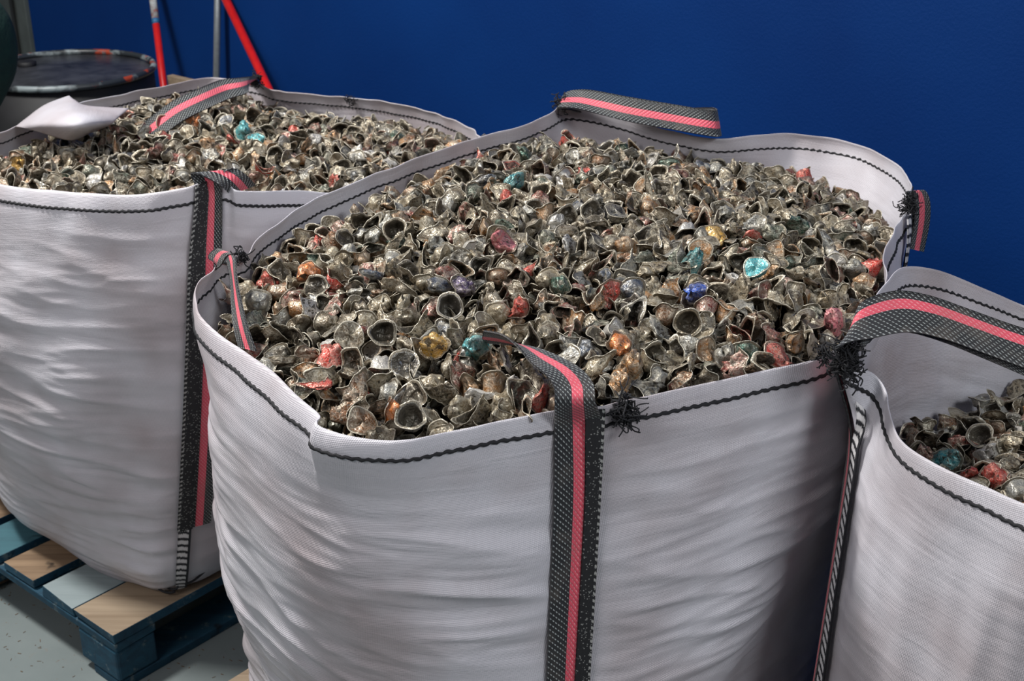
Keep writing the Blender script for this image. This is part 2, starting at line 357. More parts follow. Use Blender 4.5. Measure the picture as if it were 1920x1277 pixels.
# ------------------------------------------------------------------ bags
NT, NS = 640, 220
class Bag:
    def __init__(b, rim, base, mid_push, wob, seed, heap_in=.03, lean=None):
        """rim/base: four lists of points, each starting at a corner (left, front, right, back)"""
        def ring(groups):
            pts = [p for g in groups for p in g]; idx = np.cumsum([0] + [len(g) for g in groups])
            dense = catmull(pts, len(pts) * 24, True); out = []
            for c in range(4):
                seg = dense[idx[c] * 24: idx[c + 1] * 24 + 1]
                if c == 3: seg = np.vstack([seg, dense[:1]])
                L = np.concatenate([[0], np.cumsum(np.linalg.norm(np.diff(seg, axis=0), axis=1))])
                q = np.linspace(0, L[-1], NT // 4, endpoint=False)
                out.append(np.stack([np.interp(q, L, seg[:, k]) for k in range(3)], 1))
            return np.vstack(out)
        b.rim = ring(rim); b.base = ring(base); b.seed = seed
        cen = (b.base.mean(0) + b.rim.mean(0)) / 2; b.cen = cen
        # smooth rim for everything under the hem
        k = 25; sm = b.rim.copy()
        for _ in range(3): sm = sum(np.roll(sm, j, 0) for j in range(-k, k + 1)) / (2 * k + 1)
        t = np.arange(NT) / NT; tt = (t * 4) % 1
        side = np.sin(np.pi * tt) ** .8                     # 1 mid-side, 0 at the corners
        T = np.roll(b.base, -3, 0) - np.roll(b.base, 3, 0); T /= np.linalg.norm(T, axis=1)[:, None]
        nb = np.stack([T[:, 1], -T[:, 0], 0 * t], 1)
        kk = 20; nb = sum(np.roll(nb, j, 0) for j in range(-kk, kk + 1)); nb /= np.linalg.norm(nb, axis=1)[:, None]
        b.nb = nb
        mp = np.interp(t * 4, np.arange(5), list(mid_push[:4]) + [mid_push[0]])
        mps = np.array([mid_push[4 + int(x * 4) % 4] for x in t])
        push = mp * (1 - side) + mps * side
        b.S = []
        for s in np.linspace(0, 1, NS):
            z = (1 - s)
            # under the rim: quickly from the true rim to the smooth one
            a = math.exp(-(s / .10) ** 2); top = b.rim * a + sm * (1 - a)
            w = s ** 1.15; P = top * (1 - w) + b.base * w
            zz = top[:, 2] * (1 - s) + b.base[:, 2] * s
            bul = (math.sin(math.pi * min(1, s) ** .8)) ** .9 if s < 1 else 0
            P = P + nb * (push * bul)[:, None]
            # tucked-in bottom edge
            if s > .9: P = P - nb * (.035 * ((s - .9) / .1) ** 2)
            P[:, 2] = zz; b.S.append(P)
        b.S = np.array(b.S)                                 # NS x NT x 3
    def smooth(b, t, s):
        t = np.asarray(t, float) % 1 * NT; s = np.clip(np.asarray(s, float), 0, 1) * (NS - 1)
        i = np.floor(t).astype(int); f = (t - i)[..., None]; j = np.minimum(np.floor(s).astype(int), NS - 2); g = (s - j)[..., None]
        A = b.S[j, i % NT] * (1 - f) + b.S[j, (i + 1) % NT] * f; B = b.S[j + 1, i % NT] * (1 - f) + b.S[j + 1, (i + 1) % NT] * f
        return A * (1 - g) + B * g
    def normal(b, t, s):
        e = 2 / NT; T = b.smooth(np.asarray(t) + e, s) - b.smooth(np.asarray(t) - e, s)
        D = b.smooth(t, np.asarray(s) + .01) - b.smooth(t, np.asarray(s) - .01)
        n = np.cross(D, T); n /= np.linalg.norm(n, axis=-1)[..., None] + 1e-12
        return n
    def build_body(b, parent, amp=1.0, vert=0.0):
        S = b.S; T = np.arange(NT) / NT
        per = np.concatenate([[0], np.cumsum(np.linalg.norm(np.diff(b.base, axis=0), axis=1))]); L = per[-1] * 1.005
        V = np.zeros_like(S)
        Tn, Sn = np.meshgrid(T, np.linspace(0, 1, NS)); Nn = b.normal(Tn, Sn)
        if np.dot((Nn[NS // 2, 0]), b.nb[0]) < 0: Nn = -Nn
        D = np.zeros((NS, NT)); sd = b.seed * 10.0
        for j in range(NS):
            s = j / (NS - 1); zz = s * .9
            f1 = min(1, max(0, (s - .03) / .15)); edge = 1 - f1
            for i in range(NT):
                th = T[i] * 2 * math.pi; cx, cy = math.cos(th), math.sin(th)
                tt = (T[i] * 4) % 1; cor = math.exp(-(min(tt, 1 - tt) / .13) ** 2); fade = 1 - .93 * math.exp(-(min(tt, 1 - tt) / .055) ** 2)
                a = mn.noise(Vector((cx * 2.3 + sd, cy * 2.3, zz * 21 + cx)))
                a2 = mn.noise(Vector((cx * 4.5 + sd, cy * 4.5 + 9, zz * 52)))
                g = mn.noise(Vector((cx * 3 + sd + 4, cy * 3, zz * 5)))
                r = 1 - abs(a) * 2.6
                d = (.0066 * r * f1 + .0030 * (1 - 2 * abs(a2)) * f1) * (0.35 + 1.0 * max(0, g + .35)) + .013 * g * f1
                # vertical gathers at the corners near the top
                gth = math.sin(tt * 60 + 4 * mn.noise(Vector((tt * 9, zz * 3, sd)))) * cor * .004 * math.exp(-s / .35)
                # pale ripple of the free hem
                h = mn.noise(Vector((cx * 9 + sd, cy * 9, s * 4))) * .006 * edge
                if vert: d = d * .3 + vert * f1 * (.006 * (1 - 2.2 * abs(mn.noise(Vector((cx * 5 + sd, cy * 5 + zz * 1.3, zz * 1.2))))) + .003 * mn.noise(Vector((cx * 16, cy * 16 + zz * 3, zz * 2))))
                D[j, i] = (d * amp + gth) * fade + h * (.3 + .7 * fade)
        V = S + Nn * D[..., None]; b.V = V; b.Nn = Nn
        verts = V.reshape(-1, 3)
        faces = []
        for j in range(NS - 1):
            for i in range(NT):
                i2 = (i + 1) % NT; faces.append((j * NT + i, (j + 1) * NT + i, (j + 1) * NT + i2, j * NT + i2))
        uv = np.stack([(Tn * L).ravel(), (Sn * .9).ravel()], 1)
        # floor of the bag
        c = len(verts); verts = np.vstack([verts, b.base.mean(0)[None]]); uv = np.vstack([uv, [[0, 0]]])
        for i in range(NT): faces.append(((NS - 1) * NT + i, c, (NS - 1) * NT + (i + 1) % NT))
        o = meshobj('body', verts, faces, M['fabric'], parent, True, uv)
        so = o.modifiers.new('thickness', 'SOLIDIFY'); so.thickness = .0016; so.offset = -1
        return o
    def at_surface(b, t, s, off=0):
        j = s * (NS - 1); j0 = int(min(j, NS - 2)); g = j - j0; i = (t % 1) * NT; i0 = int(i); f = i - i0
        def q(A): return (A[j0, i0 % NT] * (1 - f) + A[j0, (i0 + 1) % NT] * f) * (1 - g) + (A[j0 + 1, i0 % NT] * (1 - f) + A[j0 + 1, (i0 + 1) % NT] * f) * g
        return q(b.V) + q(b.Nn) * off
    def hem(b, parent, s0=.033, r=.0027):
        """chunky chain stitch running round the hem, seen on both sides of the cloth"""
        n = 900; pts = []; rr = []
        for k in range(n):
            t = k / n; s = s0 + .003 * mn.noise(Vector((t * 20, b.seed, 0)))
            p = b.at_surface(t, s, 0.0004 * math.sin(k * 2.2)); p[2] += .0012 * math.sin(k * 1.9); pts.append(p)
            rr.append(r * (.8 + .4 * abs(math.sin(k * .95))))
        m = MB(); pts.append(pts[0]); rr.append(rr[0]); m.tube(np.array(pts), np.array(rr), 6, False)
        return m.build('hem_stitching', M['thread'], parent, True)

def strap(bag, parent, t0, s_top, s_bot, loop_rows, width=.072, mat=None, shift=0.0, name='lifting_strap', off=.006, perim=3.6, n_surf=26, dens=10, uvflip=False):
    """webbing sewn down the corner, then free rows (centre, across vector[, bow])"""
    A = 11; rows = []
    for k in range(n_surf):
        s = s_bot + (s_top - s_bot) * k / (n_surf - 1)
        ts = t0 + shift * 1.0 + (np.linspace(-.5, .5, A) * width) / perim
        P = np.array([bag.smooth(t, s) for t in ts]); Nn = np.array([bag.normal(t, s) for t in ts])
        if np.dot(Nn[A // 2], bag.nb[int((t0 % 1) * NT) % NT]) < 0: Nn = -Nn
        rows.append(P + Nn * off)
    if loop_rows:
        for r in loop_rows:
            c, w = np.array(r[0], float), np.array(r[1], float); bow = np.array(r[2], float) if len(r) > 2 else np.zeros(3)
            q = np.linspace(-.5, .5, A); w = w / np.linalg.norm(w) * width * (r[3] if len(r) > 3 else 1)
            rows.append(c + q[:, None] * w + (1 - (2 * q) ** 2)[:, None] * bow)
    R = catmull(np.array(rows), (len(rows)) * 8); n = len(R)
    # evenly thick ribbon
    mid = R[:, A // 2]; L = np.concatenate([[0], np.cumsum(np.linalg.norm(np.diff(mid, axis=0), axis=1))])
    dT = np.gradient(R, axis=0); dW = np.gradient(R, axis=1); Nn = np.cross(dW, dT); Nn /= np.linalg.norm(Nn, axis=2)[..., None] + 1e-9
    th = .0014
    top = R + Nn * th; bot = R - Nn * th
    V = np.concatenate([top.reshape(-1, 3), bot.reshape(-1, 3)])
    q = np.tile(np.linspace(0, 1, A), n); v = np.repeat(L, A)
    if uvflip: q = 1 - q
    uv = np.stack([q, v], 1); uv = np.vstack([uv, uv]); K = n * A
    f = grid_faces(n, A); fb = [tuple(i + K for i in reversed(x)) for x in f]
    ed = []
    for i in range(n - 1):
        ed.append((i * A, (i + 1) * A, K + (i + 1) * A, K + i * A)); e = A - 1
        ed.append((i * A + e, K + i * A + e, K + (i + 1) * A + e, (i + 1) * A + e))
    for j in range(A - 1):
        ed.append((j, K + j, K + j + 1, j + 1)); z = (n - 1) * A; ed.append((z + j, z + j + 1, K + z + j + 1, K + z + j))
    return meshobj(name, V, f + fb + ed, mat or M['strap'], parent, True, uv)

def tuft(parent, p, r=.02, n=45, name='frayed_thread', dirn=(0, 0, .3)):
    m = MB()
    for k in range(n * 2):
        a = np.array(p) + rng.normal(0, r * .33, 3) * (1, 1, 1.3); d = rng.normal(0, 1, 3) + np.array(dirn); d /= np.linalg.norm(d)
        d2 = rng.normal(0, 1, 3); d3 = rng.normal(0, 1, 3); L = r * rng.uniform(.3, .75)
        m.tube(catmull([a, a + d * L * .4 + d2 * L * .22, a + d * L * .8 + d2 * L * .3 + d3 * L * .2, a + d * L + d3 * L * .5], 8), .0010, 4)
    return m.build(name, M['thread'], parent, True)

# ---- capsule shapes
def capsule_shape(kind, seed):
    r = np.random.default_rng(seed); seg = 30
    outer = [(0.2, -27.5), (5, -27.6), (8.8, -26.6), (11.4, -23.5), (12.3, -18), (13.2, -12), (14.2, -6), (15.0, -1.5), (15.6, -.6), (17.2, -.35), (18.3, -.5)]
    rimp = [(18.9, 0.2), (18.3, .9), (17.2, .5), (15.9, .4)]
    inner = [(14.5, -.6), (13.7, -6), (12.7, -12), (11.7, -18), (10.6, -23), (7.5, -25.6), (.2, -26.2)]
    if kind == 'lidded': inner = [(14.5, .1), (11, -.3), (7, -.9), (3.5, -1.2), (.2, -1.4)]
    prof = outer + rimp + inner; zone = [0] * 9 + [.2, .6, 1, .9, .45, .1] + ([.6] * len(inner) if kind == 'lidded' else [1] * len(inner))
    prof = np.array(prof) * .00118
    th = np.arange(seg) / seg * 2 * math.pi; R, TH = np.meshgrid(prof[:, 0], th, indexing='ij'); Z = np.repeat(prof[:, 1:2], seg, 1)
    h = -Z / .0325                                     # 0 rim .. 1 bottom
    P = np.stack([R * np.cos(TH), R * np.sin(TH), Z], -1)
    if kind == 'ring':    sx, sy, hz, cr = r.uniform(.75, 1), r.uniform(.85, 1), r.uniform(.55, .9), .7
    elif kind == 'lidded': sx, sy, hz, cr = r.uniform(.85, 1), r.uniform(.9, 1), r.uniform(.4, .9), .6
    elif kind == 'flat':  sx, sy, hz, cr = r.uniform(.85, 1.1), r.uniform(.8, 1.1), r.uniform(.18, .35), 1.0
    elif kind == 'pinched': sx, sy, hz, cr = r.uniform(.25, .45), r.uniform(1.05, 1.25), r.uniform(.6, .9), 1.0
    else:                 sx, sy, hz, cr = r.uniform(.4, .85), r.uniform(.95, 1.15), r.uniform(.5, .9), 1.35
    P[..., 0] *= sx; P[..., 1] *= sy; P[..., 2] *= hz
    # rim wave
    a = .0042 * cr; P[..., 2] += (1 - .6 * h) * (a * np.sin(2 * TH + r.uniform(0, 6)) + a * .6 * np.sin(3 * TH + r.uniform(0, 6)) + a * .3 * np.sin(5 * TH + r.uniform(0, 6)))
    rad = 1 + (1 - .3 * h) * cr * (.07 * np.sin(3 * TH + r.uniform(0, 6)) + .045 * np.sin(5 * TH + r.uniform(0, 6)))
    P[..., 0] *= rad; P[..., 1] *= rad
    # lean of the crushed cup
    P[..., 0] += h * r.normal(0, .005) * cr; P[..., 1] += h * r.normal(0, .005) * cr
    if kind in ('crushed', 'pinched'):                  # rim folded over
        k = r.uniform(15, 45); P[..., 2] += k * (P[..., 0 if r.random() < .5 else 1]) ** 2 * r.choice([-1, 1])
    # crumple: triangle-wave folds
    tri = lambda x: 2 * np.abs(x - np.floor(x + .5)) * 2 - 1
    Q = P.copy(); ha = np.clip(.35 + h, 0, 1)[..., None]
    for k in range(7):
        n = r.normal(0, 1, 3); n /= np.linalg.norm(n); d = r.normal(0, 1, 3); d /= np.linalg.norm(d)
        P = P + ha * cr * (.0013 * tri((Q @ n) * r.uniform(45, 120) + r.random()))[..., None] * d
    P = P - np.array([0, 0, -.010])
    V = P.reshape(-1, 3); m = len(prof)
    Fa = np.array([(i * seg + k, i * seg + (k + 1) % seg, (i + 1) * seg + (k + 1) % seg, (i + 1) * seg + k) for i in range(m - 1) for k in range(seg)])
    zn = np.repeat(np.array(zone, float), seg)
    rimrow = np.array([8 <= i < len(outer) + len(rimp) - 1 for i in range(m - 1)]); fr = np.repeat(rimrow, seg)
    return V, Fa, zn, fr
KINDS = ['ring'] * 2 + ['lidded'] * 3 + ['flat'] * 5 + ['pinched'] * 8 + ['crushed'] * 14
SH = [capsule_shape(k, 100 + i) for i, k in enumerate(KINDS)]
def raw_mesh(name, V, Fa, tint, zone, mats, mi=None):
    me = bpy.data.meshes.new(name); nf = len(Fa)
    me.vertices.add(len(V)); me.vertices.foreach_set('co', np.ascontiguousarray(V, np.float32).ravel())
    me.loops.add(nf * 4); me.loops.foreach_set('vertex_index', Fa.astype(np.int32).ravel())
    me.polygons.add(nf); me.polygons.foreach_set('loop_start', (np.arange(nf) * 4).astype(np.int32))
    me.polygons.foreach_set('use_smooth', np.ones(nf, bool))
    for m in mats: me.materials.append(m)
    if mi is not None: me.polygons.foreach_set('material_index', mi.astype(np.int32))
    me.update(calc_edges=True)
    a = me.attributes.new('tint', 'FLOAT_COLOR', 'POINT'); a.data.foreach_set('color', np.asarray(tint).astype(np.float32).ravel())
    z = me.attributes.new('zone', 'FLOAT', 'POINT'); z.data.foreach_set('value', zone.astype(np.float32))
    me.validate(); return me
VIVID = ('blue', 'teal', 'turquoise', 'orange', 'yellow', 'red', 'pink', 'purple', 'dark green', 'white')
def tint4(t, n): return np.tile(np.array([*TINTS[t], .55 if t in VIVID else 1.0]), (n, 1))
TINTS = {   # linear base colours of the lacquer
 'grey-brown': (.13, .096, .056), 'tan': (.23, .18, .11), 'silver-grey': (.24, .24, .225), 'rust-brown': (.19, .085, .035),
 'orange-brown': (.33, .15, .045), 'dark grey': (.045, .048, .05), 'green-grey': (.075, .09, .065), 'reddish-brown': (.22, .06, .045),
 'blue-grey': (.08, .10, .14), 'white': (.52, .50, .47),
 'blue': (.03, .10, .46), 'teal': (.05, .27, .29), 'turquoise': (.05, .38, .42), 'orange': (.60, .17, .03), 'yellow': (.58, .32, .05),
 'red': (.50, .045, .03), 'pink': (.60, .16, .19), 'purple': (.07, .045, .12), 'dark green': (.03, .085, .06)}
BULK = ['grey-brown'] * 28 + ['tan'] * 21 + ['silver-grey'] * 11 + ['rust-brown'] * 10 + ['orange-brown'] * 9 + ['dark grey'] * 6 + ['green-grey'] * 6 + \
       ['reddish-brown'] * 6 + ['blue-grey'] * 2 + ['white'] * 5 + ['dark green'] * 1 + ['red'] * 1
cache = {}
def capsule_object(shape, tint):
    key = (shape, tint)
    if key not in cache:
        V, Fa, zn, fr = SH[shape]; tc_ = tint4(tint, len(V))
        root = bpy.data.objects.new('coffee_capsule', None); root.empty_display_size = .01
        parts = []
        for nm, sel, mt in (('cup', ~fr, M['capsule']), ('rim', fr, M['rim'])):
            F_ = Fa[sel]; ids = np.unique(F_); mp = np.zeros(len(V), int); mp[ids] = np.arange(len(ids))
            me = raw_mesh(nm, V[ids], mp[F_], tc_[ids], zn[ids], [mt]); o = bpy.data.objects.new(nm, me); o.parent = root; parts.append(o)
        C.objects.link(root); [C.objects.link(p) for p in parts]
        cache[key] = (root, parts); return root
    root, parts = cache[key]; r = root.copy(); C.objects.link(r)
    for p in parts:
        c = p.copy(); c.parent = r; C.objects.link(c)
    return r
def rand_rot(bias=.5):
    """random orientation (matrix)"""
    q = rng.normal(0, 1, 4); q /= np.linalg.norm(q); w, x, y, z = q
    return np.array([[1 - 2 * (y * y + z * z), 2 * (x * y - z * w), 2 * (x * z + y * w)], [2 * (x * y + z * w), 1 - 2 * (x * x + z * z), 2 * (y * z - x * w)], [2 * (x * z - y * w), 2 * (y * z + x * w), 1 - 2 * (x * x + y * y)]])
def face_rot(n, spin):
    """rotation whose +z is n"""
    n = np.array(n, float); n /= np.linalg.norm(n); a = np.cross([0.2, .9, .3], n); a /= np.linalg.norm(a); b = np.cross(n, a)
    c, s = math.cos(spin), math.sin(spin); return np.stack([a * c + b * s, -a * s + b * c, n], 1)
def inside(poly, P):
    x, y = P[:, 0], P[:, 1]; r = np.zeros(len(P), bool); n = len(poly)
    for i in range(n):
        x1, y1 = poly[i]; x2, y2 = poly[(i + 1) % n]
        c = ((y1 > y) != (y2 > y)) & (x < (x2 - x1) * (y - y1) / (y2 - y1 + 1e-12) + x1); r ^= c
    return r
def dist_poly(poly, P):
    """nearest distance to polygon outline"""
    A = poly; B = np.roll(poly, -1, 0); d = np.full(len(P), 9.)
    for a, b in zip(A, B):
        ab = b - a; t = np.clip(((P - a) @ ab) / (ab @ ab + 1e-12), 0, 1); d = np.minimum(d, np.linalg.norm(P - a - t[:, None] * ab, axis=1))
    return d
def poisson(poly, r, margin, holes=None):
    lo, hi = poly.min(0), poly.max(0); cell = r / math.sqrt(2); g = {}; out = []
    n = int((hi - lo).prod() / (r * r) * 14); C_ = rng.uniform(lo, hi, (n, 2))
    C_ = C_[inside(poly, C_)]; C_ = C_[dist_poly(poly, C_) > margin]
    for p in C_:
        k = (int((p[0] - lo[0]) / cell), int((p[1] - lo[1]) / cell)); ok = True
        for i in range(-2, 3):
            for j in range(-2, 3):
                for q in g.get((k[0] + i, k[1] + j), ()):
                    if (p[0] - q[0]) ** 2 + (p[1] - q[1]) ** 2 < r * r: ok = False; break
                if not ok: break
            if not ok: break
        if ok: g.setdefault(k, []).append(p); out.append(p)
    return np.array(out)

# ---- outlines of the three bags (left, front, right, back corners in turn)
def P_(lst, off=0.0):
    return [at(x, y, z) for x, y, z in lst]
mid_rim = [
 P_([(425, 482, 1.045), (395, 508, 1.045), (366, 545, 1.04), (374, 588, 1.035), (412, 627, 1.03), (460, 660, 1.03), (510, 695, 1.03), (560, 745, 1.025), (592, 771, 1.02), (602, 783, 1.02), (596, 791, 1.02), (606, 802, 1.015),
     (660, 818, 1.015), (740, 826, 1.015), (830, 812, 1.015), (950, 788, 1.02), (1030, 771, 1.02)]),
 P_([(1078, 763, 1.02), (1130, 762, 1.02), (1200, 745, 1.02), (1350, 712, 1.02), (1450, 691, 1.025), (1540, 670, 1.03), (1610, 622, 1.035), (1650, 580, 1.04), (1664, 530, 1.04), (1660, 480, 1.045), (1672, 440, 1.05), (1694, 408, 1.05)]),
 P_([(1710, 385, 1.055), (1706, 348, 1.06), (1690, 315, 1.06), (1650, 288, 1.065), (1600, 268, 1.07), (1500, 251, 1.08), (1420, 252, 1.085), (1340, 259, 1.085), (1250, 245, 1.095), (1170, 217, 1.11), (1110, 200, 1.12)]),
 P_([(1062, 194, 1.125), (1035, 208, 1.12), (1000, 229, 1.11), (900, 256, 1.10), (800, 289, 1.085), (700, 328, 1.07), (620, 360, 1.06), (545, 398, 1.055), (492, 440, 1.05), (455, 480, 1.045)])]
mid_base = [[(-.47, 2.00, .150), (-.22, 1.71, .150)], [(.06, 1.44, .150), (.33, 1.70, .150)], [(.62, 2.06, .150), (.42, 2.30, .150)], [(.13, 2.60, .150), (-.18, 2.32, .150)]]
left_rim = [
 P_([(-150, 290, 1.04), (-110, 318, 1.045), (0, 345, 1.06), (100, 357, 1.065), (240, 365, 1.07), (345, 352, 1.08)]),
 P_([(388, 338, 1.085), (425, 345, 1.08), (450, 358, 1.07), (560, 357, 1.05), (640, 360, 1.03), (760, 335, 1.02), (850, 300, 1.02)]),
 P_([(908, 268, 1.025), (895, 250, 1.03), (860, 229, 1.03), (800, 207, 1.03), (700, 187, 1.03), (620, 180, 1.02), (530, 171, 1.02)]),
 P_([(465, 152, 1.03), (390, 146, 1.03), (300, 162, 1.03), (160, 192, 1.035), (40, 232, 1.035), (0, 248, 1.035), (-80, 268, 1.04)])]
left_base = [[(-1.30, 2.92, .150), (-1.20, 2.67, .150), (-1.03, 2.50, .150), (-.85, 2.39, .150)], [(-.70, 2.36, .150), (-.42, 2.62, .150)], [(-.12, 2.95, .150), (-.4, 3.2, .150)], [(-.72, 3.45, .150), (-1.02, 3.2, .150)]]
right_rim = [
 P_([(1578, 668, 1.05), (1608, 688, 1.04), (1640, 702, 1.02), (1660, 735, 1.005), (1672, 790, .99), (1690, 830, .98), (1750, 868, .98), (1850, 913, .98), (1920, 944, .98), (2100, 1010, .99)]) + [(.88, 1.12, .99)],
 [(1.05, 1.02, 1.0), (1.25, 1.15, 1.0), (1.5, 1.38, 1.0)],
 [(1.66, 1.60, 1.0), (1.5, 1.8, .98), (1.3, 2.0, .96)],
 [(1.12, 2.15, .95)] + P_([(2040, 612, .93), (1920, 572, .95), (1850, 543, .985), (1760, 507, 1.03), (1692, 501, 1.05), (1662, 528, 1.055), (1640, 562, 1.055), (1598, 612, 1.055)])]
right_base = [[(.44, 1.56, .150), (.72, 1.30, .150)], [(1.05, 1.03, .150), (1.4, 1.3, .150)], [(1.68, 1.62, .150), (1.4, 1.95, .150)], [(1.10, 2.20, .150), (.76, 1.90, .150)]]
#           corner push L F R B | side push LF FR RB BL
bagM = Bag(mid_rim, mid_base, (.015, .0, .02, .02, .085, .038, .06, .03), 1, 1)
bagL = Bag(left_rim, left_base, (.03, .02, .0, .03, .07, .02, .06, .05), 1, 2)
bagR = Bag(right_rim, right_base, (.0, .02, .03, .02, .04, .04, .05, .0), 1, 3)

def bag_thing(bag, label):
    root = empty('bulk_bag', (bag.base[:, 0].mean(), bag.base[:, 1].mean(), .150))
    tag(root, label, 'bulk bag', 'white woven bulk bags standing in a row'); bag.root = root
    bag.build_body(root, vert=1.6 if bag is bagR else 0.0); bag.hem(root); return root
rM = bag_thing(bagM, 'white bulk bag in the middle, heaped full, striped loop lying over its front')
rL = bag_thing(bagL, 'white bulk bag furthest left and furthest back, on the blue pallet beside the black drum')
rR = bag_thing(bagR, 'white bulk bag at the right edge, part filled, striped loop arching over its mouth')

# ---- heaps
def heap_mid(x, y):
    # dome leaning to the back
    cx, cy = .08, 2.28
    d2 = ((x - cx) / .62) ** 2 + ((y - cy) / .85) ** 2
    return .985 + .095 * np.clip(1 - d2, 0, 1) ** .9
def heap_left(x, y):
    d2 = ((x + .50) / .62) ** 2 + ((y - 3.15) / .65) ** 2
    return .975 + .055 * np.clip(1 - d2, 0, 1)
def heap_right(x, y):
    d2 = ((x - 1.15) / .55) ** 2 + ((y - 1.65) / .55) ** 2
    return .795 + .035 * np.clip(1 - d2, 0, 1)

def heap_base(bag, fn, parent_name, label, s_in, layers):
    """positions for all capsules of one bag: returns list of (pos, rot, shape, tint, layer)"""
    out = []
    return out

def outline_at(bag, z):
    """inner outline of the bag cloth at about height z"""
    k = [int(np.argmin(np.abs(bag.V[:, i, 2] - np.minimum(z, bag.V[0, i, 2] - .004)))) for i in range(NT)]
    return np.array([bag.V[k[i], i, :2] - bag.Nn[k[i], i, :2] * .003 for i in range(0, NT, 4)])
HEAPS = []
for nm, bag, fn, zc in (('mid', bagM, heap_mid, 1.0), ('left', bagL, heap_left, 1.01), ('right', bagR, heap_right, .82)):
    poly = outline_at(bag, zc); caps = []; lows = [outline_at(bag, zc - dz_) for dz_ in (.04, .08)]
    # keep the heap under the rim next to the cloth
    rimz = bag.rim[::4, 2]; rimxy = bag.rim[::4, :2]
    tq = np.arange(0, NT, 4) / NT
    drop = np.interp(tq, [0, .06, .44, .55, .66, .75, .9, 1], [.05, .022, .022, .05, .070, .050, .055, .05])
    slope = np.interp(tq, [0, .06, .44, .55, .9, 1], [.5, .75, .75, .2, .28, .5])
    def zfun(P, fn=fn, poly=poly, rimz=rimz, rimxy=rimxy, drop=drop, slope=slope):
        z = fn(P[:, 0], P[:, 1])
        d = np.linalg.norm(P[:, None] - rimxy[None], axis=2); i = d.argmin(1); dm = d.min(1)
        lim = rimz[i] - drop[i] + dm * slope[i]
        return np.minimum(z, lim)
    for layer, (sp, dz, mg) in enumerate(((.0265, 0, .020), (.029, -.020, .021), (.036, -.038, .026))):
        P = poisson(poly, sp, mg)
        for lo in lows: P = P[inside(lo, P)]; P = P[dist_poly(lo, P) > mg]
        Z = zfun(P) + dz + rng.normal(0, .0045, len(P))
        for p, z in zip(P, Z): caps.append([np.array([p[0], p[1], z]), layer])
    HEAPS.append((nm, bag, caps, poly, zfun))
    # near-black sheet under the loose top layers, painting the shade in the gaps
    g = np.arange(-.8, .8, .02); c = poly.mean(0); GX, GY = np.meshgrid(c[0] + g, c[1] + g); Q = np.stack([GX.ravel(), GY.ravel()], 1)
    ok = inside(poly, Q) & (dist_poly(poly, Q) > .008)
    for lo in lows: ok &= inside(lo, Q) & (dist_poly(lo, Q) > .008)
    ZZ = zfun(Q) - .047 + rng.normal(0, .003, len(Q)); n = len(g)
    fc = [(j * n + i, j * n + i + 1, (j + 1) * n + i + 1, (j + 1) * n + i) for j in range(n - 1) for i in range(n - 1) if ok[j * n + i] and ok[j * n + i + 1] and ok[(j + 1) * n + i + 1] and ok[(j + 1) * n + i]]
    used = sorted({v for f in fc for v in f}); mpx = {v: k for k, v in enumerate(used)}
    HEAPS[-1] = HEAPS[-1] + (([(Q[v, 0], Q[v, 1], ZZ[v]) for v in used], [tuple(mpx[v] for v in f) for f in fc]),)

